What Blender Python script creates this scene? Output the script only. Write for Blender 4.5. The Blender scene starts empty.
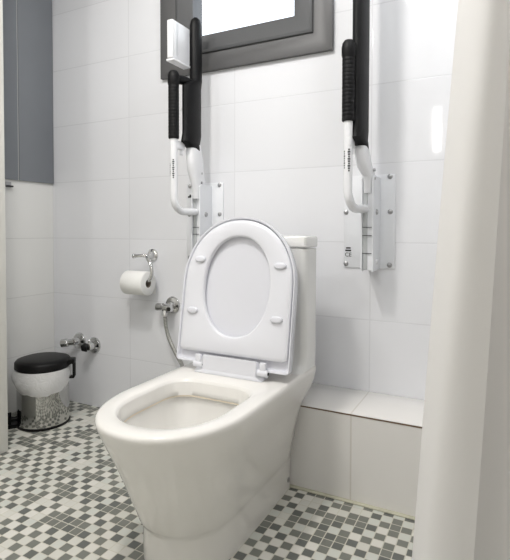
import bpy, bmesh, math
from mathutils import Vector, Matrix
PI = math.pi
C = bpy.context.scene.collection
scene = bpy.context.scene

# ---------------------------------------------------------------- materials
def srgb(r, g, b):
    def f(c):
        c /= 255.0
        return c / 12.92 if c <= 0.04045 else ((c + 0.055) / 1.055) ** 2.4
    return (f(r), f(g), f(b), 1.0)

def mat(name, col, rough=0.4, metal=0.0, var=0.04, vscale=6.0, bump=0.0, bscale=60.0, coat=0.0, spec=0.5):
    m = bpy.data.materials.new(name); m.use_nodes = True
    nt = m.node_tree; N = nt.nodes; L = nt.links
    b = N['Principled BSDF']
    tc = N.new('ShaderNodeTexCoord')
    nz = N.new('ShaderNodeTexNoise'); nz.inputs['Scale'].default_value = vscale; nz.inputs['Detail'].default_value = 3
    L.new(tc.outputs['Object'], nz.inputs['Vector'])
    cr = N.new('ShaderNodeValToRGB')
    lo = [c * (1 - var) for c in col[:3]] + [1]; hi = [min(1, c * (1 + var)) for c in col[:3]] + [1]
    cr.color_ramp.elements[0].position = .3; cr.color_ramp.elements[1].position = .7
    cr.color_ramp.elements[0].color = lo; cr.color_ramp.elements[1].color = hi
    L.new(nz.outputs['Fac'], cr.inputs['Fac']); L.new(cr.outputs['Color'], b.inputs['Base Color'])
    b.inputs['Roughness'].default_value = rough; b.inputs['Metallic'].default_value = metal
    b.inputs['Coat Weight'].default_value = coat; b.inputs['Specular IOR Level'].default_value = spec
    if bump:
        n2 = N.new('ShaderNodeTexNoise'); n2.inputs['Scale'].default_value = bscale
        L.new(tc.outputs['Object'], n2.inputs['Vector'])
        bp = N.new('ShaderNodeBump'); bp.inputs['Strength'].default_value = bump; bp.inputs['Distance'].default_value = .002
        L.new(n2.outputs['Fac'], bp.inputs['Height']); L.new(bp.outputs['Normal'], b.inputs['Normal'])
    return m

def tile_mat(name, col, grout, axis, w, h, off_u, off_z, rough=0.035, line=0.0028, hz=True, top=None):
    """glazed wall tiles in a straight grid; axis 0: u = x, 1: u = y; the 'z' may be y for a flat top"""
    m = bpy.data.materials.new(name); m.use_nodes = True
    nt = m.node_tree; N = nt.nodes; L = nt.links
    b = N['Principled BSDF']
    tc = N.new('ShaderNodeTexCoord'); sp = N.new('ShaderNodeSeparateXYZ')
    L.new(tc.outputs['Object'], sp.inputs[0])
    def M(op, a, v=None):
        n = N.new('ShaderNodeMath'); n.operation = op
        for i, q in enumerate((a, v)):
            if q is None: continue
            if isinstance(q, (int, float)): n.inputs[i].default_value = q
            else: L.new(q, n.inputs[i])
        return n.outputs[0]
    def dist(src, off, p):
        t = M('DIVIDE', M('SUBTRACT', src, off), p)
        f = M('FRACT', M('ADD', t, 0.5))
        return M('MULTIPLY', M('ABSOLUTE', M('SUBTRACT', f, 0.5)), p), M('FLOOR', t)
    du, iu = dist(sp.outputs[axis], off_u, w)
    if hz:
        dz, iz = dist(sp.outputs[2], off_z, h)
        d = M('MINIMUM', du, dz)
    else:
        d = du; iz = iu
    mr = N.new('ShaderNodeMapRange'); mr.inputs['From Min'].default_value = line * .3; mr.inputs['From Max'].default_value = line
    L.new(d, mr.inputs['Value'])
    # little tone change tile to tile
    cb = N.new('ShaderNodeCombineXYZ'); L.new(iu, cb.inputs[0]); L.new(iz, cb.inputs[1])
    wn = N.new('ShaderNodeTexWhiteNoise'); L.new(cb.outputs[0], wn.inputs['Vector'])
    tone = M('ADD', M('MULTIPLY', wn.outputs['Value'], 0.03), 0.97)
    vm = N.new('ShaderNodeVectorMath'); vm.operation = 'SCALE'; vm.inputs[0].default_value = col[:3]
    L.new(tone, vm.inputs['Scale'])
    mx = N.new('ShaderNodeMix'); mx.data_type = 'RGBA'
    L.new(mr.outputs[0], mx.inputs['Factor']); mx.inputs['A'].default_value = grout
    L.new(vm.outputs[0], mx.inputs['B']); L.new(mx.outputs['Result'], b.inputs['Base Color'])
    b.inputs['Roughness'].default_value = rough; b.inputs['Specular IOR Level'].default_value = .4
    nz = N.new('ShaderNodeTexNoise'); nz.inputs['Scale'].default_value = 3.5
    L.new(tc.outputs['Object'], nz.inputs['Vector'])
    hsum = M('ADD', M('MULTIPLY', nz.outputs['Fac'], 0.6), mr.outputs[0])
    bp = N.new('ShaderNodeBump'); bp.inputs['Strength'].default_value = .22; bp.inputs['Distance'].default_value = .0015
    L.new(hsum, bp.inputs['Height']); L.new(bp.outputs['Normal'], b.inputs['Normal'])
    return m

def mosaic_mat():
    P = 0.0335
    m = bpy.data.materials.new('floor_mosaic'); m.use_nodes = True
    nt = m.node_tree; N = nt.nodes; L = nt.links
    b = N['Principled BSDF']
    tc = N.new('ShaderNodeTexCoord'); sp = N.new('ShaderNodeSeparateXYZ')
    L.new(tc.outputs['Object'], sp.inputs[0])
    def M(op, a, v=None):
        n = N.new('ShaderNodeMath'); n.operation = op
        for i, q in enumerate((a, v)):
            if q is None: continue
            if isinstance(q, (int, float)): n.inputs[i].default_value = q
            else: L.new(q, n.inputs[i])
        return n.outputs[0]
    out = []
    for ax in (0, 1):
        t = M('ADD', M('DIVIDE', sp.outputs[ax], P), 0.5)
        f = M('FRACT', t)
        e = M('SUBTRACT', 0.5, M('ABSOLUTE', M('SUBTRACT', f, 0.5)))
        out.append((e, M('FLOOR', t)))
    e = M('MINIMUM', out[0][0], out[1][0])
    mr = N.new('ShaderNodeMapRange'); mr.inputs['From Min'].default_value = .03; mr.inputs['From Max'].default_value = .06
    L.new(e, mr.inputs['Value'])
    cb = N.new('ShaderNodeCombineXYZ'); L.new(out[0][1], cb.inputs[0]); L.new(out[1][1], cb.inputs[1]); cb.inputs[2].default_value = 3.0
    wn = N.new('ShaderNodeTexWhiteNoise'); L.new(cb.outputs[0], wn.inputs['Vector'])
    cr = N.new('ShaderNodeValToRGB'); cr.color_ramp.interpolation = 'CONSTANT'
    E = cr.color_ramp.elements
    E[0].position = 0; E[0].color = FLOOR_COLS[0]
    E[1].position = .24; E[1].color = FLOOR_COLS[1]
    for p, c in ((.52, FLOOR_COLS[2]), (.66, FLOOR_COLS[3]), (.84, FLOOR_COLS[4])):
        k = E.new(p); k.color = c
    par = M('FRACT', M('MULTIPLY', M('ADD', out[0][1], out[1][1]), 0.5))      # 0 or .5: every other chip
    L.new(M('ADD', M('MULTIPLY', wn.outputs['Value'], 0.58), M('MULTIPLY', par, 0.84)), cr.inputs['Fac'])
    mx = N.new('ShaderNodeMix'); mx.data_type = 'RGBA'
    L.new(mr.outputs[0], mx.inputs['Factor']); mx.inputs['A'].default_value = FLOOR_GROUT
    L.new(cr.outputs['Color'], mx.inputs['B'])
    L.new(mx.outputs['Result'], b.inputs['Base Color'])
    b.inputs['Roughness'].default_value = .38
    bp = N.new('ShaderNodeBump'); bp.inputs['Strength'].default_value = .4; bp.inputs['Distance'].default_value = .001
    L.new(mr.outputs[0], bp.inputs['Height']); L.new(bp.outputs['Normal'], b.inputs['Normal'])
    return m

FLOOR_COLS = [srgb(104, 107, 103), srgb(122, 124, 117), srgb(214, 213, 205), srgb(222, 220, 213), srgb(208, 210, 203)]
FLOOR_GROUT = srgb(206, 203, 190)

M_wall = tile_mat('wall_tile', srgb(236, 237, 241), srgb(222, 223, 227), 0, .6, .3, 0.0, .2817)
M_wall_l = tile_mat('wall_tile_left', srgb(232, 232, 230), srgb(216, 216, 214), 1, .6, .3, -.0, .2817)
M_wall_plain = mat('plain_white_wall', srgb(228, 226, 222), .6, var=.015)
M_ledge = tile_mat('ledge_tile', srgb(236, 234, 231), srgb(218, 214, 208), 0, .6, .3, -.3, 0, hz=False, line=.004)
M_grout = mat('brown_grout', srgb(112, 86, 66), .8, var=.25, vscale=60)
M_floorstrip = mat('pale_mortar', srgb(200, 198, 178), .6, var=.1, vscale=18)
M_floor = mosaic_mat()
M_greyboard = mat('grey_board', srgb(126, 130, 136), .45, var=.03, vscale=3)
M_greyline = mat('pale_seam', srgb(170, 172, 172), .5)
M_jamb = mat('jamb_white', srgb(222, 221, 215), .4, var=.01)
M_ceil = mat('ceiling_white', srgb(235, 234, 230), .8, var=.01)
M_alu = mat('dark_aluminium', srgb(94, 94, 95), .42, .15, var=.03, vscale=4)
M_alu2 = mat('dark_aluminium_sash', srgb(88, 89, 91), .36, .15, var=.03, vscale=4)
M_seal = mat('black_seal', srgb(45, 46, 48), .6)
M_cer = mat('ceramic', srgb(238, 236, 232), .1, var=.012, vscale=3, coat=.3)
M_cer_in = mat('ceramic_bowl', srgb(245, 243, 239), .12, var=.03, vscale=9, coat=.3)
M_tank = mat('ceramic_tank', srgb(236, 236, 234), .14, var=.012, vscale=3, coat=.2)
M_stain = mat('limescale_stain', srgb(218, 206, 186), .5, var=.15, vscale=14)
M_seat = mat('seat_plastic', srgb(230, 231, 237), .2, var=.008, vscale=4)
M_seat2 = mat('lid_plastic', srgb(226, 227, 234), .22, var=.008, vscale=4)
M_black = mat('black_foam', srgb(10, 10, 12), .5, spec=.25, var=.15, vscale=40, bump=.25, bscale=160)
M_blackp = mat('black_plastic', srgb(11, 11, 12), .4, spec=.25, var=.1, vscale=12)
M_white = mat('white_coat', srgb(238, 239, 242), .25, var=.01)
M_plate = mat('white_plate', srgb(234, 236, 240), .3, var=.01)
M_greyp = mat('grey_inlay', srgb(186, 189, 191), .4, var=.05)
M_mark = mat('black_print', srgb(40, 40, 42), .6)
M_chrome = mat('chrome', srgb(215, 215, 215), .1, 1.0, var=.02)
M_bolt = mat('bolt_steel', srgb(176, 176, 178), .3, .85, var=.08, vscale=60)
M_steel = mat('brushed_steel', srgb(186, 186, 184), .07, 1.0, var=.03, vscale=30)
M_hose = mat('braided_hose', srgb(158, 158, 154), .4, .6, var=.35, vscale=220, bump=.6, bscale=300)
M_paper = mat('tissue_paper', srgb(242, 242, 240), .9, var=.01, bump=.2, bscale=90)
M_card = mat('cardboard', srgb(140, 130, 118), .9, var=.1)
M_drip = mat('dark_hole', srgb(30, 28, 26), .8)

def glass_mat():
    m = bpy.data.materials.new('window_glass'); m.use_nodes = True
    nt = m.node_tree; N = nt.nodes; L = nt.links; N.clear()
    o = N.new('ShaderNodeOutputMaterial'); t = N.new('ShaderNodeBsdfTransparent'); g = N.new('ShaderNodeBsdfGlossy')
    g.inputs['Roughness'].default_value = .05
    mx = N.new('ShaderNodeMixShader'); mx.inputs[0].default_value = .06
    L.new(t.outputs[0], mx.inputs[1]); L.new(g.outputs[0], mx.inputs[2]); L.new(mx.outputs[0], o.inputs[0])
    return m
M_glass = glass_mat()

def film_mat():
    m = bpy.data.materials.new('liner_film'); m.use_nodes = True
    nt = m.node_tree; N = nt.nodes; L = nt.links; N.clear()
    o = N.new('ShaderNodeOutputMaterial')
    p = N.new('ShaderNodeBsdfPrincipled'); p.inputs['Base Color'].default_value = srgb(240, 240, 240); p.inputs['Roughness'].default_value = .35
    tr = N.new('ShaderNodeBsdfTransparent')
    mx = N.new('ShaderNodeMixShader'); nz = N.new('ShaderNodeTexNoise'); nz.inputs['Scale'].default_value = 14
    tc = N.new('ShaderNodeTexCoord'); L.new(tc.outputs['Object'], nz.inputs['Vector'])
    mr = N.new('ShaderNodeMapRange'); mr.inputs['To Min'].default_value = .65; mr.inputs['To Max'].default_value = .85
    L.new(nz.outputs['Fac'], mr.inputs['Value']); L.new(mr.outputs[0], mx.inputs[0])
    n2 = N.new('ShaderNodeTexNoise'); n2.inputs['Scale'].default_value = 32; n2.inputs['Distortion'].default_value = 1.5
    L.new(tc.outputs['Object'], n2.inputs['Vector'])
    bp = N.new('ShaderNodeBump'); bp.inputs['Strength'].default_value = .7; bp.inputs['Distance'].default_value = .006
    L.new(n2.outputs['Fac'], bp.inputs['Height']); L.new(bp.outputs['Normal'], p.inputs['Normal'])
    L.new(tr.outputs[0], mx.inputs[1]); L.new(p.outputs[0], mx.inputs[2]); L.new(mx.outputs[0], o.inputs[0])
    return m
M_film = film_mat()

def curtain_mat():
    m = bpy.data.materials.new('curtain_cloth'); m.use_nodes = True
    nt = m.node_tree; N = nt.nodes; L = nt.links; N.clear()
    o = N.new('ShaderNodeOutputMaterial'); d = N.new('ShaderNodeBsdfPrincipled'); t = N.new('ShaderNodeBsdfTranslucent')
    d.inputs['Base Color'].default_value = srgb(249, 248, 247); d.inputs['Roughness'].default_value = .7
    t.inputs['Color'].default_value = srgb(249, 248, 247)
    tc = N.new('ShaderNodeTexCoord'); w = N.new('ShaderNodeTexNoise'); w.inputs['Scale'].default_value = 260
    L.new(tc.outputs['Object'], w.inputs['Vector'])
    bp = N.new('ShaderNodeBump'); bp.inputs['Strength'].default_value = .12; bp.inputs['Distance'].default_value = .001
    L.new(w.outputs['Fac'], bp.inputs['Height']); L.new(bp.outputs['Normal'], d.inputs['Normal'])
    mx = N.new('ShaderNodeMixShader'); mx.inputs[0].default_value = .4
    L.new(d.outputs[0], mx.inputs[1]); L.new(t.outputs[0], mx.inputs[2]); L.new(mx.outputs[0], o.inputs[0])
    return m
M_curtain = curtain_mat()

def water_mat():
    m = bpy.data.materials.new('water'); m.use_nodes = True
    nt = m.node_tree; b = nt.nodes['Principled BSDF']
    b.inputs['Base Color'].default_value = (.93, .95, .93, 1); b.inputs['Roughness'].default_value = .02
    b.inputs['Transmission Weight'].default_value = .9; b.inputs['IOR'].default_value = 1.33
    nz = nt.nodes.new('ShaderNodeTexNoise'); nz.inputs['Scale'].default_value = 16
    tc = nt.nodes.new('ShaderNodeTexCoord'); nt.links.new(tc.outputs['Object'], nz.inputs['Vector'])
    bp = nt.nodes.new('ShaderNodeBump'); bp.inputs['Strength'].default_value = .8; bp.inputs['Distance'].default_value = .02
    nt.links.new(nz.outputs['Fac'], bp.inputs['Height']); nt.links.new(bp.outputs['Normal'], b.inputs['Normal'])
    return m
M_water = water_mat()

def emit_mat(name, col, s):
    m = bpy.data.materials.new(name); m.use_nodes = True
    N = m.node_tree.nodes; N.clear()
    o = N.new('ShaderNodeOutputMaterial'); e = N.new('ShaderNodeEmission')
    e.inputs['Color'].default_value = col; e.inputs['Strength'].default_value = s
    m.node_tree.links.new(e.outputs[0], o.inputs[0]); return m

# ---------------------------------------------------------------- mesh helpers (world coordinates)
def new(): return bmesh.new()

def box(bm, x0, x1, y0, y1, z0, z1, bev=0.0, seg=2, mt=None):
    r = bmesh.ops.create_cube(bm, size=1.0)
    vs = r['verts']
    for v in vs:
        v.co = Vector((x0 + (v.co.x + .5) * (x1 - x0), y0 + (v.co.y + .5) * (y1 - y0), z0 + (v.co.z + .5) * (z1 - z0)))
        if mt is not None: v.co = mt @ v.co
    if bev:
        es = list({e for v in vs for e in v.link_edges})
        bmesh.ops.bevel(bm, geom=es, offset=bev, segments=seg, profile=.5, affect='EDGES')

def frame_of(d):
    d = d.normalized()
    a = Vector((0, 0, 1)) if abs(d.z) < .9 else Vector((1, 0, 0))
    u = d.cross(a).normalized(); w = u.cross(d).normalized()
    return u, w

def loft(bm, rings, caps=True, closed=True):
    R = [[bm.verts.new(p) for p in r] for r in rings]
    n = len(R[0])
    for a, b in zip(R, R[1:]):
        for i in range(n if closed else n - 1):
            j = (i + 1) % n
            try: bm.faces.new((a[i], a[j], b[j], b[i]))
            except ValueError: pass
    if caps and closed:
        bm.faces.new(list(reversed(R[0]))); bm.faces.new(R[-1])
    return R

def tube(bm, pts, rad, n=16, caps=True):
    """round tube along a polyline, parallel transported; rad: number or list"""
    pts = [Vector(p) for p in pts]
    if not isinstance(rad, (list, tuple)): rad = [rad] * len(pts)
    u = None; rings = []
    for i, p in enumerate(pts):
        d = (pts[min(i + 1, len(pts) - 1)] - pts[max(i - 1, 0)]).normalized()
        if u is None: u, w = frame_of(d)
        else:
            u = (u - d * u.dot(d)).normalized(); w = u.cross(d).normalized()
        rings.append([p + (u * math.cos(t) + w * math.sin(t)) * rad[i] for t in [2 * PI * k / n for k in range(n)]])
    loft(bm, rings, caps)

def smooth_path(pts, sub=8):
    pts = [Vector(p) for p in pts]; out = []
    for i in range(len(pts) - 1):
        p0 = pts[max(i - 1, 0)]; p1 = pts[i]; p2 = pts[i + 1]; p3 = pts[min(i + 2, len(pts) - 1)]
        for k in range(sub):
            t = k / sub
            out.append(.5 * ((2 * p1) + (-p0 + p2) * t + (2 * p0 - 5 * p1 + 4 * p2 - p3) * t * t + (-p0 + 3 * p1 - 3 * p2 + p3) * t ** 3))
    out.append(pts[-1]); return out

def lathe(bm, origin, axis, prof, n=32, caps=True):
    """prof: list of (distance along axis, radius)"""
    o = Vector(origin); d = Vector(axis).normalized(); u, w = frame_of(d)
    rings = [[o + d * a + (u * math.cos(t) + w * math.sin(t)) * max(r, 1e-5) for t in [2 * PI * k / n for k in range(n)]] for a, r in prof]
    loft(bm, rings, caps)

def obj(name, bm, m, parent=None, smooth=35, origin=None):
    bmesh.ops.remove_doubles(bm, verts=bm.verts, dist=1e-6)
    bmesh.ops.recalc_face_normals(bm, faces=bm.faces)
    for f in bm.faces: f.smooth = True
    lim = math.radians(smooth)
    for e in bm.edges:
        if len(e.link_faces) == 2: e.smooth = e.calc_face_angle(0) < lim
        else: e.smooth = False
    me = bpy.data.meshes.new(name)
    # world position of the parent chain
    base = Vector((0, 0, 0)); p = parent
    while p is not None: base += p.location; p = p.parent
    org = Vector(origin) if origin is not None else base
    bmesh.ops.translate(bm, verts=bm.verts, vec=-org)
    bm.to_mesh(me); bm.free(); me.materials.append(m)
    o = bpy.data.objects.new(name, me); C.objects.link(o)
    o.location = org - base; o.parent = parent
    return o

def tag(o, label, cat, group=None):
    o['label'] = label; o['category'] = cat
    if group: o['group'] = group
    return o

def thing(name, label, cat, loc, group=None):
    o = bpy.data.objects.new(name, None); C.objects.link(o); o.location = loc
    o.empty_display_size = .05
    return tag(o, label, cat, group)

def struct(name, bm, m, parent=None, smooth=35):
    o = obj(name, bm, m, parent, smooth)
    if parent is None: o['kind'] = 'structure'
    return o

# ================================================================ THE ROOM
XL, XR, YB, ZC = -1.74, 1.15, -2.7, 2.65
bm = new(); box(bm, XL - .1, XR + .1, YB - .1, .12, -.08, 0); struct('floor', bm, M_floor)
bm = new(); box(bm, XL - .1, XR + .1, YB - .1, .12, ZC, ZC + .08); struct('ceiling', bm, M_ceil)
WX0, WX1, WZ0, WZ1 = -.975, -.167, 1.652, 2.22
bm = new()
for x0, x1, z0, z1 in ((XL - .1, WX0, 0, ZC), (WX1, XR + .1, 0, ZC), (WX0, WX1, 0, WZ0), (WX0, WX1, WZ1, ZC)):
    box(bm, x0, x1, 0, .12, z0, z1)
struct('wall_back', bm, M_wall)
bm = new(); box(bm, XL - .1, XL, YB, 0, 0, ZC); struct('wall_left', bm, M_wall_l)
bm = new(); box(bm, XR, XR + .1, YB, 0, 0, ZC); struct('wall_right', bm, M_wall_plain)
bm = new(); box(bm, XL - .1, XR + .1, YB - .1, YB, 0, ZC); struct('wall_rear', bm, M_wall_plain)

# grey boards on the upper left wall, a pale seam between them
bm = new(); box(bm, XL, XL + .012, -.214, -.004, 1.177, ZC - .002, .001); struct('trim_1', bm, M_greyboard)
bm = new(); box(bm, XL, XL + .012, -.9, -.222, 1.177, ZC - .002, .001); struct('trim_2', bm, M_greyboard)
bm = new(); box(bm, XL, XL + .008, -.222, -.214, 1.177, ZC - .002); struct('trim_3', bm, M_greyline)
# white door jamb standing out from the left wall, near the camera side of the bin
bm = new()
box(bm, XL, -1.378, -.605, -.545, 0, ZC - .002, .003)
box(bm, XL, -1.366, -.635, -.605, 0, ZC - .002, .003)
struct('trim_4', bm, M_jamb)
# pale mortar strip where floor meets ledge
bm = new(); box(bm, -.255, XR, -.268, -.25, 0, .004, .0015); struct('trim_5', bm, M_floorstrip)

# small metal clip under the grey boards
t = thing('wall_clip', 'small dark metal clip on left wall under the grey boards', 'clip', (XL, -.27, 1.14))
bm = new(); box(bm, XL, XL + .004, -.285, -.255, 1.14, 1.165, .001); obj('back_plate', bm, M_bolt, t)
bm = new(); box(bm, XL, XL + .022, -.285, -.255, 1.138, 1.146, .002); obj('lip', bm, M_seal, t)

# ---------------------------------------------------------------- window
def rect_frame(bm, x0, x1, z0, z1, w, y0, y1, bev=.003, slope=0.0):
    """mitred frame; slope pushes the inner edge back into the wall"""
    o = [(x0, z0), (x1, z0), (x1, z1), (x0, z1)]
    i = [(x0 + w, z0 + w), (x1 - w, z0 + w), (x1 - w, z1 - w), (x0 + w, z1 - w)]
    rings = []
    for k in range(4):
        ox, oz = o[k]; ix, iz = i[k]
        rings.append([Vector((ox, y1, oz)), Vector((ox, y0, oz)), Vector((ox + (ix - ox) * .12, y0 - .004, oz + (iz - oz) * .12)),
                      Vector((ox + (ix - ox) * .85, y0 + slope - .004, oz + (iz - oz) * .85)), Vector((ix, y0 + slope, iz)), Vector((ix, y1, iz))])
    R = [[bm.verts.new(p) for p in r] for r in rings]
    for k in range(4):
        a, b = R[k], R[(k + 1) % 4]
        for q in range(6):
            bm.faces.new((a[q], a[(q + 1) % 6], b[(q + 1) % 6], b[q]))
win = bpy.data.objects.new('window_1', None); C.objects.link(win); win.location = (-.571, 0, 1.635); win['kind'] = 'structure'
bm = new(); rect_frame(bm, -.99, -.152, 1.636, 2.24, .086, -.018, .10, slope=.012); obj('window_frame', bm, M_alu, win)
bm = new(); rect_frame(bm, -.907, -.235, 1.719, 2.157, .004, -.009, .09); obj('seal', bm, M_seal, win)
bm = new(); rect_frame(bm, -.903, -.239, 1.723, 2.153, .082, -.014, .08, slope=.016); sash = obj('sash', bm, M_alu2, win)
bm = new(); box(bm, -.825, -.317, .045, .051, 1.80, 2.076); obj('pane', bm, M_glass, sash)

# ---------------------------------------------------------------- tiled ledge
LD, LH, LX0 = -.2522, .3034, -.52
t = thing('tiled_ledge', 'low white tiled boxing ledge along the wall beside the toilet', 'ledge', (.3, LD, 0))
bm = new(); box(bm, LX0, XR, LD, -.002, 0, LH - .0065); obj('front_panel', bm, M_ledge, t)
bm = new(); box(bm, LX0, XR, LD - .0012, -.002, LH - .0075, LH - .0025); obj('grout_joint', bm, M_grout, t)['label'] = 'chipped brown grout joint under the top tiles'
bm = new(); box(bm, LX0, XR, LD - .002, -.002, LH - .003, LH, .0008); obj('top_slab', bm, M_ledge, t)

# ================================================================ TOILET
AX = -.357
def dshape(hw, yf, yb, rb=.02, cl=None, e=2.15, n=40):
    """plan outline: straight sides, rounded front (toward -y), rounded back corners"""
    cl = cl or hw * 1.3
    yc = yf + cl
    P = []
    for k in range(n + 1):                       # right side -> front -> left side
        a = PI * k / n
        c, s = math.cos(a), math.sin(a)
        P.append((AX + hw * math.copysign(abs(c) ** (2 / e), c), yc - cl * abs(s) ** (2 / e)))
    for k in range(9):                           # back left
        a = PI - (PI / 2) * k / 8
        P.append((AX - hw + rb + rb * math.cos(a), yb - rb + rb * math.sin(a)))
    for k in range(9):                           # back right
        a = PI / 2 - (PI / 2) * k / 8
        P.append((AX + hw - rb + rb * math.cos(a), yb - rb + rb * math.sin(a)))
    return P

def resample(P, cx, cy, angles):
    out = []
    m = len(P)
    for a in angles:
        dx, dy = math.cos(a), math.sin(a); best = 0
        for i in range(m):
            x1, y1 = P[i][0] - cx, P[i][1] - cy; x2, y2 = P[(i + 1) % m][0] - cx, P[(i + 1) % m][1] - cy
            ex, ey = x2 - x1, y2 - y1
            den = dx * ey - dy * ex
            if abs(den) < 1e-12: continue
            tt = (x1 * ey - y1 * ex) / den
            ss = (x1 * dy - y1 * dx) / den
            if tt > 0 and -1e-6 <= ss <= 1 + 1e-6: best = max(best, tt)
        out.append((cx + dx * best, cy + dy * best))
    return out
ANG = [2 * PI * k / 144 for k in range(144)]
CY = -.56
def ring(hw, yf, yb, z, rb=.02, cl=None, cy=CY):
    return [Vector((x, y, z)) for x, y in resample(dshape(hw, yf, yb, rb, cl), AX, cy, ANG)]

toilet = thing('toilet', 'white ceramic toilet with raised seat and lid, backed against the tiled ledge', 'toilet', (AX, -.62, 0))
# ---- pedestal and bowl: one ceramic surface
bm = new()
BK = LD - .001
rings = [ring(.139, -.832, BK, 0.0), ring(.139, -.832, BK, .004), ring(.139, -.833, BK, .06),
         ring(.140, -.836, BK, .098), ring(.141, -.839, BK, .108), ring(.143, -.845, BK, .116), ring(.1455, -.852, BK, .126),
         ring(.149, -.861, BK, .15), ring(.156, -.880, BK, .19), ring(.168, -.905, BK, .25), ring(.181, -.930, BK, .305),
         ring(.186, -.938, -.235, .322), ring(.198, -.958, -.205, .36), ring(.206, -.971, -.19, .388), ring(.2115, -.984, -.186, .418),
         ring(.2125, -.987, -.186, .426), ring(.2115, -.9865, -.187, .433), ring(.2085, -.983, -.19, .438), ring(.203, -.977, -.195, .4402)]
IY0, IY1 = -.926, -.545
def inner(hw, yf, yb, z, rb=.075, cl=None):
    return [Vector((x, y, z)) for x, y in resample(dshape(hw, yf, yb, rb, cl or hw * 1.15), AX, -.70, ANG)]
rings += [inner(.160, IY0 - .006, IY1 + .006, .4402), inner(.154, IY0, IY1, .437), inner(.1505, IY0 + .004, IY1 - .004, .430)]
loft(bm, rings, caps=False)
body = obj('pedestal', bm, M_cer, toilet, 40)
bm = new()
rings = [inner(.1505, IY0 + .004, IY1 - .004, .430), inner(.147, IY0 + .008, IY1 - .008, .405), inner(.146, IY0 + .010, IY1 - .010, .388),
         inner(.150, IY0 + .007, IY1 - .004, .383), inner(.149, IY0 + .02, IY1 - .004, .37), inner(.138, IY0 + .06, IY1 - .012, .32), inner(.118, IY0 + .12, IY1 - .03, .27),
         inner(.09, IY0 + .19, IY1 - .055, .225, rb=.05), inner(.06, IY0 + .23, IY1 - .08, .18, rb=.03), inner(.04, IY0 + .25, IY1 - .1, .15, rb=.02)]
R = loft(bm, rings, caps=False)
bm.faces.new(R[-1])
bowl = obj('bowl', bm, M_cer_in, toilet, 60)
bowl['label'] = 'cream glazed inside of the bowl'
# brown line under the rim of the bowl
bm = new()
loft(bm, [inner(.1454, IY0 + .0106, IY1 - .0106, .389), inner(.1448, IY0 + .0114, IY1 - .0114, .3845)], caps=False)
obj('stain_line', bm, M_stain, bowl, 60)
bm = new()
r1 = inner(.127, IY0 + .095, IY1 - .022, .29, rb=.07)
bm.faces.new([bm.verts.new(p) for p in r1])
obj('water', bm, M_water, toilet)['label'] = 'still clear water in the bowl'
# ---- tank
def rrect(x0, x1, y0, y1, r, z, n=8, rb=None):
    P = []
    rb = r if rb is None else rb
    for cx, cy, a0, rr in ((x1 - r, y0 + r, -PI / 2, r), (x1 - rb, y1 - rb, 0, rb), (x0 + rb, y1 - rb, PI / 2, rb), (x0 + r, y0 + r, PI, r)):
        for k in range(n + 1):
            a = a0 + PI / 2 * k / n
            P.append(Vector((cx + rr * math.cos(a), cy + rr * math.sin(a), z)))
    return P
TX0, TX1, TY0, TY1 = AX - .2115, AX + .2115, -.305, -.186
bm = new()
loft(bm, [rrect(TX0, TX1, TY0 - .05, TY1, .03, .4385), rrect(TX0, TX1, TY0 - .028, TY1, .03, .447), rrect(TX0, TX1, TY0 - .012, TY1, .028, .462), rrect(TX0, TX1, TY0 - .003, TY1, .026, .485),
          rrect(TX0, TX1, TY0, TY1, .025, .52), rrect(TX0, TX1, TY0, TY1, .022, .862), rrect(TX0 + .004, TX1 - .004, TY0 + .004, TY1 - .004, .02, .865)])
obj('tank', bm, M_tank, toilet)
bm = new()
loft(bm, [rrect(TX0 + .002, TX1 - .002, TY0 + .002, TY1, .014, .868), rrect(TX0 - .001, TX1 + .001, TY0 - .003, TY1, .012, .872), rrect(TX0 - .001, TX1 + .001, TY0 - .003, TY1, .012, .901),
          rrect(TX0 + .002, TX1 - .002, TY0, TY1 - .003, .012, .906), rrect(TX0 + .008, TX1 - .008, TY0 + .006, TY1 - .008, .012, .908)])
lid_t = obj('tank_lid', bm, M_tank, toilet)
bm = new(); lathe(bm, (AX, (TY0 + TY1) / 2, .907), (0, 0, 1), [(0, .024), (.004, .024), (.006, .022), (.006, .002)])
obj('flush_button', bm, M_chrome, lid_t)
# ---- lid and seat, leaning on the tank
P0 = Vector((AX - .001, -.465, .472)); V = Vector((0, .085, .501)).normalized(); NN = Vector((0, -V.z, V.y))
def pl(u, s, w): return P0 + Vector((u, 0, 0)) + V * s + NN * w
def lid_outline(hw, s0, s1, cl, rb, n=48, e=2.1):
    P = []; sc = s1 - cl
    for k in range(n + 1):
        a = PI * k / n; c, s = math.cos(a), math.sin(a)
        P.append((hw * math.copysign(abs(c) ** (2 / e), c), sc + cl * abs(s) ** (2 / e)))
    for k in range(7):
        a = PI + PI / 2 * k / 6; P.append((-hw + rb + rb * math.cos(a), s0 + rb + rb * math.sin(a)))
    for k in range(7):
        a = 1.5 * PI + PI / 2 * k / 6; P.append((hw - rb + rb * math.cos(a), s0 + rb + rb * math.sin(a)))
    return P
def lo(hw, s0, s1, w, cl=.235, rb=.012): return [pl(u, s, w) for u, s in lid_outline(hw, s0, s1, cl, rb)]
bm = new()
loft(bm, [lo(.202, .012, .490, -.044), lo(.211, .004, .500, -.041), lo(.2165, -.001, .5075, -.030), lo(.2175, -.002, .5095, -.012), lo(.2175, -.002, .5095, -.003), lo(.2165, -.001, .5085, -.0005),
          lo(.213, .004, .5045, -.001), lo(.211, .006, .5025, -.004), lo(.208, .009, .499, -.016), lo(.19, .02, .485, -.019)])
obj('seat_lid', bm, M_seat2, toilet, 30)
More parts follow.
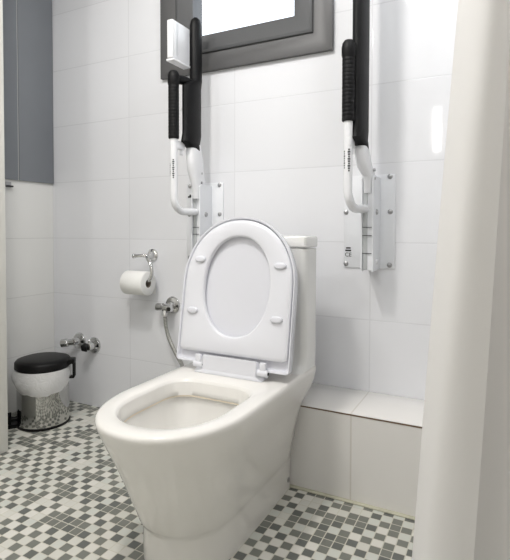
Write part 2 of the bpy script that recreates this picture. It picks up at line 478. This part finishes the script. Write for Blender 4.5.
# ring: outer outline and oval opening
def ring_pts(scale_in, w, out=None):
    return None
OC, OU, OS = .268, .1265, .1705
def oval(ku, ks, w, n):
    P = []
    for a in n:
        c, s = math.cos(a), math.sin(a)
        P.append(pl(ku * math.copysign(abs(c) ** (2 / 2.15), c), OC + ks * math.copysign(abs(s) ** (2 / 2.15), s), w))
    return P
AN2 = [2 * PI * k / 128 for k in range(128)]
def outer_r(hw, s0, s1, w, cl=.225, rb=.012):
    Q = lid_outline(hw, s0, s1, cl, rb)
    return [pl(u, s, w) for u, s in resample(Q, 0, OC, AN2)]
# exact corners are kept by adding enough angles
bm = new()
rr = [oval(OU + .006, OS + .006, -.017, AN2), oval(OU + .001, OS + .001, -.013, AN2), oval(OU, OS, -.006, AN2), oval(OU + .003, OS + .003, .0005, AN2), oval(OU + .008, OS + .008, .003, AN2),
      outer_r(.192, .048, .487, .002), outer_r(.202, .041, .494, .0005), outer_r(.2065, .036, .498, -.003), outer_r(.2075, .035, .499, -.009), outer_r(.203, .037, .499, -.0155)]
R = loft(bm, rr, caps=False)
n = len(R[0])
for i in range(n): bm.faces.new((R[-1][i], R[-1][(i + 1) % n], R[0][(i + 1) % n], R[0][i]))
seat = obj('seat', bm, M_seat, toilet, 40)
def pill(bm, u, s, ru, rs, h, w0=.0):
    rings = []
    for k, (f, q) in enumerate(((1, 0), (1, .5), (.93, .75), (.8, .92), (.55, 1))):
        rings.append([pl(u + ru * f * math.copysign(abs(math.cos(a)) ** .75, math.cos(a)), s + rs * f * math.sin(a), w0 + h * q) for a in [2 * PI * j / 28 for j in range(28)]])
    loft(bm, rings)
for u, s in ((-.149, .357), (.163, .343), (-.163, .175), (.163, .168)):
    bm = new(); pill(bm, u, s, .022, .011, .010, .001); obj('bumper', bm, M_seat2, seat)
# hinge
bm = new()
pa = pl(0, .029, .004); pb = pl(0, .029, .010)
for ua, ub, yb_, zb_ in ((-.126, -.098, 0, 0), (.131, .101, 0, 0)): pass
def wedge(u0, u1):
    return [Vector((AX + u0, -.430, .4405)), Vector((AX + u0, -.481, .4405)), Vector((AX + u0, -.481, .4445)), Vector((AX + u1, -.474, .450)), Vector((AX + u1, pb.y, pb.z)), Vector((AX + u1, -.450, pa.z - .004))]
loft(bm, [wedge(-.131, -.100), wedge(.130, .103)])
bmesh.ops.bevel(bm, geom=list(bm.edges), offset=.0015, segments=2, affect='EDGES')
obj('hinge_block', bm, M_seat, toilet)
for sx in (-1, 1):
    bm = new()
    c = Vector((AX + .003 + sx * .124, -.466, .466))
    lathe(bm, c - Vector((.019, 0, 0)), (1, 0, 0), [(0, .009), (.002, .0115), (.036, .0115), (.038, .009)], 24)
    box(bm, c.x - .011, c.x + .011, c.y - .006, c.y + .008, c.z, c.z + .034, .003)
    h = obj('hinge', bm, M_seat, toilet)
    bm = new(); lathe(bm, (c.x + .0185, c.y - .002, c.z), (1, 0, 0), [(0, .005), (.002, .005)], 16); obj('hinge_pin', bm, M_drip, h)
# side fixing caps
for px in (AX + .1385,):
    bm = new(); lathe(bm, (px - .002, -.283, .035), (1, 0, 0), [(0, .0085), (.004, .0085), (.006, .006), (.0065, .001)], 20); obj('fixing_cap', bm, M_bolt, toilet)

# ================================================================ FOLD-UP GRAB RAILS
def bolt(par, x, z, y=-.006, r=.0085):
    bm = new(); lathe(bm, (x, y + .001, z), (0, -1, 0), [(0, r * 1.15), (.0015, r * 1.15), (.002, r), (.0045, r * .9), (.0065, r * .5), (.0068, .0005)], 20)
    obj('bolt', bm, M_bolt, par)

def grab_rail(label, plx0, plx1, plz0, plz1, post, arm, grip, ztop, joint_z, bolts, marks, right):
    t = thing('folding_grab_rail', label, 'grab rail', ((plx0 + plx1) / 2, 0, plz0), 'folded up grab rails')
    bm = new(); box(bm, plx0, plx1, -.006, 0, plz0, plz1, .0018)
    plate = obj('wall_plate', bm, M_plate, t)
    for x, z in bolts: bolt(plate, x, z)
    px0, px1, py = post
    zt = plz1 - .012
    bm = new()                                    # U channel standing out from the wall
    th = .005
    for x0, x1 in ((px0, px0 + th), (px1 - th, px1)):
        pr = [(0, plz0 - .004), (py, plz0 - .004), (py, zt - .012), (py * .85, zt), (0, zt)]
        loft(bm, [[Vector((x0, y, z)) for y, z in pr], [Vector((x1, y, z)) for y, z in pr]])
    box(bm, px0 + th, px1 - th, py + .009, -.006, plz0, zt - .012)
    post_o = obj('hinge_post', bm, M_plate, t)
    bm = new(); box(bm, px0 + th, px0 + (px1 - px0) * .5, py + .006, -.02, plz0 + .002, zt - .014, .001)
    obj('grey_inlay', bm, M_greyp, post_o)['label'] = 'grey slide strip inside the post'
    for z in (plz0 + .06, plz0 + .125, plz0 + .155):
        bm = new(); box(bm, px0 + .003, px1 - .006, py + .004, py + .0065, z, z + .0022); obj('scale_mark', bm, M_mark, post_o)
    bm = new(); lathe(bm, (px1 - .004, py * .55, (plz0 + plz1) / 2 + .035), (1, 0, 0), [(0, .011), (.005, .011), (.009, .008), (.0095, .001)], 20); obj('pivot_bolt', bm, M_bolt, post_o)
    bm = new(); lathe(bm, (px1 - .004, py * .55, plz0 + .03), (1, 0, 0), [(0, .010), (.006, .010), (.010, .007), (.0105, .001)], 20); obj('pivot_cap', bm, M_white, post_o)
    ax, ay = arm; gx, gy = grip
    # white arm bracket rising from the post, tapering into the padded tube
    bm = new()
    jb, jt = plz1 - .075, joint_z
    sx = (px0 + px1) / 2
    cxs = [(sx, -.075, jb, .018, .04), (sx, -.08, jb + .06, .020, .044), (sx + (ax - sx) * .5, ay * .8 - .015, jb + .6 * (jt - jb), .024, .046), (ax, ay - .006, jt, .024, .044), (ax, ay - .006, jt + .03, .022, .03)]
    rr = []
    for cx, cy, z, rx, ry in cxs:
        rr.append([Vector((cx + rx * math.copysign(abs(math.cos(a)) ** .7, math.cos(a)), cy + ry * math.copysign(abs(math.sin(a)) ** .7, math.sin(a)), z)) for a in [2 * PI * k / 24 for k in range(24)]])
    loft(bm, rr)
    br = obj('arm_bracket', bm, M_white, t)
    for dz in (.35, .55):
        bm = new(); lathe(bm, (sx + .019, ay * .8, jb + dz * (jt - jb)), (1, 0, 0), [(-.004, .006), (.004, .006), (.006, .004), (.0062, .0005)], 14); obj('screw', bm, M_bolt, br)
    # padded tube near the wall
    bm = new()
    sl = .034                                     # slanted lower end of the pad
    H = ztop - jt
    ry = .066 if right else .061; fl = .9 if right else .47
    secs = [(.018, -.030, .020, .030), (.0, .0, .0235, .044), (.030 - ry, .035, .025, ry), (.039 - ry, .07, .025, ry), (.039 - ry, .20, .025, ry)]
    secs += [(.039 - ry, fl * H, .025, ry), (.008 if not right else .039 - ry, (fl + .06) * H, .0245, .031 if not right else ry), (.008, H - .035, .024, .030), (.008, H - .012, .02, .022), (.008, H, .010, .010)]
    loft(bm, [[Vector((ax + rx * math.cos(a), ay + dy + r2 * math.sin(a), jt + dz + (-.012 * math.sin(a) if i < 2 else 0))) for a in [2 * PI * k / 28 for k in range(28)]] for i, (dy, dz, rx, r2) in enumerate(secs)])
    obj('arm_pad', bm, M_black, t)['label'] = 'black padding on the inner tube'
    # outer tube: white, bent back to the post at the bottom
    zb = (plz0 + plz1) / 2 + .045
    bm = new(); rt = .0155
    rb = .055
    pts = [(gx, gy, 1.575)] + [(gx, gy, 1.5 - k * .1) for k in range(4)] + [(gx, gy, zb + rb)]
    for k in range(1, 9):
        a = PI / 2 * k / 8
        pts.append((gx + (sx - gx) * .3 * k / 8, gy + rb * (1 - math.cos(a)), zb + rb * (1 - math.sin(a))))
    pts.append((sx, -.075, zb))
    tube(bm, pts, rt, 18)
    obj('outer_tube', bm, M_white, t)['label'] = 'white outer tube bent back at the bottom'
    # black ribbed grip with rounded head joined to the padded tube
    bm = new()
    gz0, gz1 = 1.303, 1.575
    prof = []
    k = 0; z = gz0
    prof.append((gx, gy, z))
    pr = [(0, .019), (.002, .0215)]
    nrib = 16
    for i in range(nrib):
        a = .006 + i * (gz1 - gz0 - .06) / nrib
        pr += [(a, .0222), (a + .008, .0222), (a + .010, .0216), (a + .0115, .0216)]
    pr += [(gz1 - gz0 - .045, .0245), (gz1 - gz0 - .02, .0245), (gz1 - gz0 - .006, .022), (gz1 - gz0 + .004, .015), (gz1 - gz0 + .008, .004)]
    lathe(bm, (gx, gy, gz0), (0, 0, 1), pr, 24)
    g = obj('grip', bm, M_black, t, 30); g['label'] = 'black ribbed hand grip'
    bm = new()
    tube(bm, smooth_path([(gx, gy, gz1 - .028), (gx + (ax - gx) * .5, (gy + ay) / 2, gz1 - .022), (ax, ay, gz1 - .030)], 6), .0185, 16)
    obj('cross_bar', bm, M_black, t)
    # slim white release lever between the tubes
    lx, ly = ax - .020, ay - .052
    bm = new()
    tube(bm, smooth_path([(lx, ly - .018, jt - .02), (lx, ly - .012, jt + .03), (lx, ly, jt + .075), (lx, ly, jt + .17)], 6), [.0075] * 7 + [.006] * 12, 10)
    lathe(bm, (lx, ly - .012, jt + .172), (0, 1, .15), [(0, .003), (.002, .006), (.026, .006), (.028, .003)], 10)
    box(bm, lx - .010, lx + .010, ly - .06, ly - .004, jt + .0, jt + .034, .006, 3)
    obj('release_lever', bm, M_white, t)
    # small printed marks on the outer tube
    for dx, w, z0, z1 in marks:
        nb = int((z1 - z0) / .008)
        bm = new()
        for i in range(nb):
            z = z0 + i * .008
            w2 = w * (.6 + .4 * ((i * 7) % 3) / 2)
            rings = []
            for zz in (z, z + .0055):
                a0 = -PI / 2 + dx
                rings.append([Vector((gx + (rt + .0004) * math.cos(a0 + q * w2 / rt / 2), gy + (rt + .0004) * math.sin(a0 + q * w2 / rt / 2), zz)) for q in (-1, 0, 1)])
            loft(bm, rings, caps=False, closed=False)
        obj('printed_mark', bm, M_mark, t)
    return t, plate

def text_mesh(body, size, origin, par, name, m):
    cu = bpy.data.curves.new(name, 'FONT'); cu.body = body; cu.size = size; cu.extrude = .0004
    cu.align_x = 'CENTER'; cu.align_y = 'CENTER'
    tmp = bpy.data.objects.new(name + '_source', cu); C.objects.link(tmp)
    dg = bpy.context.evaluated_depsgraph_get()
    me = bpy.data.meshes.new_from_object(tmp.evaluated_get(dg))
    bpy.data.objects.remove(tmp); bpy.data.curves.remove(cu)
    bm = new(); bm.from_mesh(me); bpy.data.meshes.remove(me)
    bmesh.ops.rotate(bm, verts=bm.verts, cent=(0, 0, 0), matrix=Matrix.Rotation(PI / 2, 3, 'X'))
    bmesh.ops.translate(bm, verts=bm.verts, vec=origin)
    return obj(name, bm, m, par)

railR, plateR = grab_rail('folding grab rail mounted right of the window, right end above the ledge', -.102, .093, .783, 1.138,
    (-.008, .037, -.115), (-.004, -.118), (-.028, -.215), 1.95, 1.215,
    [(.073, 1.13), (.075, .998), (.074, .797), (-.088, 1.13), (-.095, .998), (-.094, .797)], [(-.6, .006, 1.14, 1.21), (.5, .009, 1.13, 1.21)], True)
text_mesh('CE', .022, (-.085, -.0066, .832), plateR, 'label_print', M_mark)
bm = new(); box(bm, -.097, -.074, -.0068, -.006, .846, .852); box(bm, -.094, -.076, -.0068, -.006, .856, .8615); obj('label_print', bm, M_mark, plateR)
railL, plateL = grab_rail('folding grab rail with white box on top, left of the raised toilet lid', -.852, -.655, .783, 1.138,
    (-.757, -.712, -.105), (-.733, -.112), (-.760, -.226), 1.835, 1.262,
    [(-.674, 1.128), (-.673, .998), (-.674, .80), (-.832, 1.128), (-.836, .998), (-.835, .80)], [(-.6, .006, 1.15, 1.21), (.5, .009, 1.14, 1.22)], False)
bm = new(); box(bm, -.843, -.825, -.0068, -.006, 1.076, 1.083); box(bm, -.835, -.826, -.0068, -.006, 1.083, 1.090); obj('label_print', bm, M_mark, plateL)
# white box clipped on top of the left rail
bm = new()
box(bm, -.766, -.738, -.262, -.140, 1.622, 1.775, .004, 2)
bx = obj('call_box', bm, M_white, railL); bx['label'] = 'white plastic box clipped on top of the rail'
bm = new(); box(bm, -.774, -.736, -.258, -.138, 1.612, 1.622, .003); obj('box_base', bm, M_white, bx)
bm = new(); box(bm, -.7385, -.7365, -.246, -.228, 1.626, 1.771, .0008); obj('box_seam', bm, M_plate, bx)

# ================================================================ TOILET PAPER
HX, HZ = -1.052, .805
t = thing('paper_holder', 'chrome toilet paper holder with curved arm on the tiled wall', 'paper holder', (HX, 0, HZ))
bm = new()
lathe(bm, (HX, 0, HZ), (0, -1, 0), [(0, .030), (.005, .030), (.008, .026), (.012, .018), (.03, .010), (.055, .008)], 28)
obj('flange', bm, M_chrome, t)
bm = new()
tube(bm, [(HX, -.05, HZ), (HX - .012, -.058, HZ), (HX - .03, -.062, HZ - .001), (HX - .058, -.064, HZ - .003)], [.009, .009, .0075, .0085], 16)
lathe(bm, (HX - .055, -.064, HZ - .003), (-1, 0, 0), [(0, .0085), (.004, .0115), (.010, .0115), (.014, .006), (.0145, .001)], 18)
tube(bm, [(HX, -.03, HZ), (HX + .006, -.03, HZ + .028)], [.006, .004], 12)
obj('knob', bm, M_chrome, t)
bm = new()
RX0, RX1, RY, RZ = -1.146, -1.020, -.075, .688
pts = smooth_path([(HX, -.045, HZ), (HX + .018, -.062, HZ - .012), (HX + .046, -.072, HZ - .045), (HX + .052, -.076, HZ - .085), (HX + .036, RY, RZ + .006), (HX + .01, RY, RZ), (RX0, RY, RZ + .0), (RX0 - .02, RY, RZ + .002)], 8)
tube(bm, pts, .0088, 14)
lathe(bm, (RX0 - .018, RY, RZ + .002), (-1, 0, 0), [(0, .007), (.003, .0095), (.008, .0095), (.012, .004)], 16)
obj('arm', bm, M_chrome, t)
bm = new()
rr_, ri = .0565, .0195
lathe(bm, (RX0, RY, RZ - .012), (1, 0, 0), [(0, ri), (0, rr_ - .002), (.002, rr_), (.124, rr_), (.126, rr_ - .002), (.126, ri), (0.0, ri)], 48, caps=False)
t = thing('toilet_roll', 'white toilet paper roll hanging on the chrome holder', 'toilet paper', ((RX0 + RX1) / 2, RY, RZ - .012 - rr_))
obj('paper', bm, M_paper, t, 50)
bm = new(); lathe(bm, (RX0 + .001, RY, RZ - .012), (1, 0, 0), [(0, ri), (.124, ri), (.124, ri - .0015), (0, ri - .0015), (0, ri)], 32, caps=False)
obj('core', bm, M_card, t, 50)
bm = new()                                         # loose sheet hanging at the back of the roll
loft(bm, [[Vector((x, RY + rr_ * math.cos(a) + .0008, RZ - .012 + rr_ * math.sin(a))) for x in (RX0 + .003, RX1 - .003)] for a in [0, -.15, -.3]] +
     [[Vector((x, RY + rr_ * .965 + .002, RZ - .03 - k * .012)) for x in (RX0 + .003, RX1 - .003)] for k in range(1, 4)], caps=False, closed=False)
obj('loose_sheet', bm, M_paper, t)

# ================================================================ VALVES
VX, VZ = -.935, .572
t = thing('angle_valve', 'chrome angle valve with braided hose on the wall behind the toilet lid', 'valve', (VX, 0, VZ))
bm = new(); lathe(bm, (VX, 0, VZ), (0, -1, 0), [(0, .040), (.004, .040), (.009, .036), (.012, .020), (.03, .017)], 28); obj('flange', bm, M_chrome, t)
bm = new()
lathe(bm, (VX + .02, -.038, VZ - .008), (-1, 0, 0), [(0, .018), (.040, .018), (.042, .012), (.05, .012)], 20)
lathe(bm, (VX - .016, -.038, VZ - .008), (0, 0, -1), [(0, .012), (.022, .012), (.024, .0135), (.042, .0135), (.044, .010)], 8)
obj('valve_body', bm, M_chrome, t)
bm = new(); lathe(bm, (VX - .028, -.038, VZ - .008), (-1, 0, 0), [(0, .013), (.003, .019), (.034, .019), (.038, .014)], 10); obj('handle', bm, M_chrome, t)
bm = new(); lathe(bm, (VX + .016, -.052, VZ - .012), (0, -1, 0), [(0, .010), (.008, .010), (.009, .004)], 16); obj('outlet_plug', bm, M_drip, t)
bm = new(); tube(bm, smooth_path([(VX - .016, -.038, VZ - .05), (VX - .012, -.040, VZ - .09), (VX + .006, -.044, VZ - .14), (VX + .05, -.06, VZ - .195), (VX + .12, -.10, VZ - .24), (VX + .2, -.17, VZ - .255), (VX + .38, -.172, VZ - .255)], 8), .0088, 14)
obj('hose', bm, M_hose, t)

def stop_valve(label, x, z, knob_dir, dark):
    t = thing('stop_valve', label, 'valve', (x, 0, z), 'stop valves low on the wall')
    bm = new(); lathe(bm, (x, .0006, z), (0, -1, 0), [(0, .043), (.005, .043), (.011, .039), (.016, .022), (.045, .020), (.048, .016)], 28); obj('flange', bm, M_chrome, t)
    d = Vector(knob_dir).normalized(); o = Vector((x, -.038, z))
    bm = new(); lathe(bm, o, d, [(0, .017), (.028, .016), (.032, .021), (.036, .0225), (.066, .0215), (.070, .017)] if not dark else [(0, .013), (.012, .014), (.013, .023), (.018, .024), (.038, .015), (.040, .011)], 8 if not dark else 20); obj('handle', bm, M_blackp if dark else M_chrome, t)
stop_valve('chrome stop valve low in the corner, left of the other one', -1.546, .337, (-.86, -.5, -.12), False)
stop_valve('chrome stop valve with dark conical handle, right of the other one', -1.440, .324, (-.72, -.7, -.16), True)

# ================================================================ PEDAL BIN
BX, BY, BR, BH = -1.507, -.265, .117, .270
t = thing('pedal_bin', 'stainless steel pedal bin with black lid in the left corner', 'bin', (BX, BY, 0))
bm = new(); lathe(bm, (BX, BY, .010), (0, 0, 1), [(0, BR - .004), (.002, BR), (BH - .012, BR), (BH - .01, BR - .002), (BH - .01, BR - .004), (.01, BR - .004), (.01, .001)], 64); obj('body', bm, M_steel, t, 40)
bm = new(); lathe(bm, (BX, BY, 0), (0, 0, 1), [(0, BR + .001), (.002, BR + .003), (.010, BR + .003), (.012, BR + .0005), (.012, .01)], 64); obj('base_ring', bm, M_blackp, t)
LZ = BH + .004
ld = Vector((.80, .60, 0))                        # hinge direction
tilt = Matrix.Translation((BX, BY, LZ)) @ Matrix.Rotation(math.radians(0), 4, ld.cross(Vector((0, 0, 1)))) @ Matrix.Translation((-BX, -BY, -LZ))
bm = new(); lathe(bm, (BX, BY, LZ), (0, 0, 1), [(0, BR + .006), (.001, BR + .009), (.026, BR + .008), (.034, BR + .002), (.041, BR - .02), (.045, BR - .06), (.046, .002)], 64)
bmesh.ops.transform(bm, matrix=tilt, verts=bm.verts)
lid = obj('lid', bm, M_blackp, t, 40)
bm = new()
hp = Vector((BX, BY, 0)) + ld * (BR + .008); sd = Vector((-ld.y, ld.x, 0))
mt = Matrix(((ld.x, sd.x, 0, hp.x), (ld.y, sd.y, 0, hp.y), (0, 0, 1, 0), (0, 0, 0, 1)))
box(bm, -.02, .022, -.024, .024, LZ + .006, LZ + .03, .005, 2, mt)
box(bm, .012, .022, -.018, -.010, LZ - .06, LZ + .02, .003, 2, mt)
box(bm, .012, .022, .010, .018, LZ - .06, LZ + .02, .003, 2, mt)
box(bm, -.004, .020, -.018, .018, LZ - .064, LZ - .056, .002, 2, mt)
obj('hinge_bracket', bm, M_blackp, t)
bm = new()
pd = Vector((-.62, -.78, 0)); ps = Vector((-pd.y, pd.x, 0)); pp = Vector((BX, BY, 0)) + pd * BR
mt2 = Matrix(((pd.x, ps.x, 0, pp.x), (pd.y, ps.y, 0, pp.y), (0, 0, 1, 0), (0, 0, 0, 1)))
box(bm, -.004, .05, -.016, .016, .030, .038, .002, 2, mt2)
box(bm, .03, .062, -.026, .026, .026, .052, .007, 3, mt2)
box(bm, -.004, .058, -.03, .03, .0, .014, .004, 2, mt2)
obj('pedal', bm, M_blackp, t)
# liner folded over the rim
bm = new()
n = 96; rings = []
import random
random.seed(4)
ph = [random.random() * 6.28 for _ in range(8)]
def wob(a, amp): return amp * (math.sin(3 * a + ph[0]) + .7 * math.sin(7 * a + ph[1]) + .6 * math.sin(13 * a + ph[2]) + .4 * math.sin(22 * a + ph[3])) / 2.2
for k in range(13):
    s = k / 12
    r = []
    for i in range(n):
        a = 2 * PI * i / n
        dirx = math.cos(a) * ld.x + math.sin(a) * ld.y
        dv = math.cos(a) * .70 - math.sin(a) * .71
        drop = .080 * (.55 + .47 * dv) + .006 + wob(a, .004)
        bulge = .004 + .012 * math.sin(PI * min(1, s * 1.05)) * (.75 - .45 * dirx) + wob(a * 1.0 + s, .0018)
        rad = BR + .0015 + bulge * (1 if s < .93 else .55)
        r.append(Vector((BX + rad * math.cos(a), BY + rad * math.sin(a), BH - .001 - drop * 1.25 * s)))
    rings.append(r)
loft(bm, rings, caps=False)
lin = obj('bin_liner', bm, M_film, None, 80, origin=(BX, BY, BH - .09))
tag(lin, 'translucent white plastic liner folded over the rim of the pedal bin', 'bin liner')

# ================================================================ CURTAIN
def curtain_path():
    pts = [(.448, -1.02), (.425, -1.035), (.395, -1.025), (.372, -.985), (.366, -.945), (.385, -.915), (.43, -.90), (.50, -.90), (.555, -.88), (.57, -.85), (.545, -.82), (.48, -.81), (.41, -.80), (.388, -.775), (.41, -.75),
           (.48, -.74), (.54, -.72), (.55, -.69), (.52, -.66), (.44, -.65), (.41, -.62), (.43, -.59), (.5, -.58), (.55, -.56)]
    return [(p.x, p.y) for p in smooth_path([(x, y, 0) for x, y in pts], 6)]
CP = curtain_path()
bm = new(); rings = []
NZ = 40
for k in range(NZ + 1):
    z = .06 + (2.18 - .06) * k / NZ
    f = (1.35 - z) / 1.1
    r = []
    for i, (x, y) in enumerate(CP):
        fl = 1 + .22 * f
        xx = .47 + (x - .47) * fl + .017 - .053 * max(-.6, f) + .0025 * math.sin(3.1 * z + i * .35)
        yy = y + .006 * math.sin(2.3 * z + i * .2)
        r.append(Vector((xx, yy, z)))
    rings.append(r)
loft(bm, rings, caps=False, closed=False)
cur = obj('shower_curtain', bm, M_curtain, None, 80, origin=(.47, -.8, .06))
tag(cur, 'off-white shower curtain gathered in folds at the right edge', 'curtain')
sol = cur.modifiers.new('thickness', 'SOLIDIFY'); sol.thickness = .0012
bm = new(); tube(bm, [(.47, YB + .001, 2.2), (.47, -.001, 2.2)], .0125, 16)
tag(obj('curtain_rod', bm, M_chrome, None, origin=(.47, -1.3, 2.2)), 'straight chrome rod carrying the shower curtain', 'curtain rod')

# ================================================================ LIGHT
bm = new()
box(bm, -.108, -.042, YB, YB + .03, 1.62, 2.0, .006)
lamp = obj('wall_lamp', bm, emit_mat('lamp_diffuser', (1, .98, .95, 1), 16.0), None, origin=(-.075, YB, 1.62))
tag(lamp, 'narrow upright glowing wall lamp mirrored in the glossy tiles', 'lamp')

def area(name, loc, target, sx, sy, power, col):
    l = bpy.data.lights.new(name, 'AREA'); l.shape = 'RECTANGLE'; l.size = sx; l.size_y = sy; l.energy = power; l.color = col
    o = bpy.data.objects.new(name, l); C.objects.link(o); o.location = loc
    o.rotation_euler = (Vector(target) - Vector(loc)).to_track_quat('-Z', 'Y').to_euler()
    return o
area('ceiling_or_fill_light', (-.55, -1.25, ZC - .02), (-.5, -1.15, 0), .22, .22, 22, (1.0, .965, .915))
area('ceiling_or_fill_light', (.1, -1.35, ZC - .02), (-.3, -.3, .9), .7, .5, 11, (.94, .97, 1.0))  # added cool fill aimed at the back wall, no fitting modelled
area('ceiling_or_fill_light', (.75, -.8, ZC - .02), (.2, -.2, .5), .4, .4, 13, (.93, .96, 1.0))  # added fill on the shower side, shines through and brightens the curtain
area('ceiling_or_fill_light', (-1.1, -2.15, ZC - .01), (.45, -.8, .8), .25, .25, 15, (1.0, .98, .96))  # added behind the camera to brighten the curtain; also throws rail shadows right

w = bpy.data.worlds.new('World'); scene.world = w; w.use_nodes = True
nt = w.node_tree; bg = nt.nodes['Background']
bg.inputs['Color'].default_value = (.86, .93, 1.0, 1); bg.inputs['Strength'].default_value = 2.2

# ================================================================ CAMERA
f, cy, yaw, pitch, roll = 483.1114, 243.011, .4731, .0279, -.0021
cam = bpy.data.cameras.new('Camera'); co = bpy.data.objects.new('Camera', cam); C.objects.link(co)
cam.sensor_fit = 'HORIZONTAL'; cam.sensor_width = 36; cam.lens = f * 36 / 510
cam.shift_y = -(280 - cy) / 510
c, s = math.cos(yaw), math.sin(yaw)
F = Vector((-s * math.cos(pitch), c * math.cos(pitch), -math.sin(pitch))); R = Vector((c, s, 0)); U = R.cross(F)
R2 = R * math.cos(roll) - U * math.sin(roll); U2 = R * math.sin(roll) + U * math.cos(roll)
m = Matrix((R2, U2, -F)).transposed().to_4x4(); m.translation = Vector((.4509, -1.8548, .93))
co.matrix_world = m; cam.clip_start = .02
scene.camera = co
scene.view_settings.view_transform = 'Standard'; scene.view_settings.look = 'None'
scene.view_settings.exposure = 0; scene.view_settings.gamma = 1
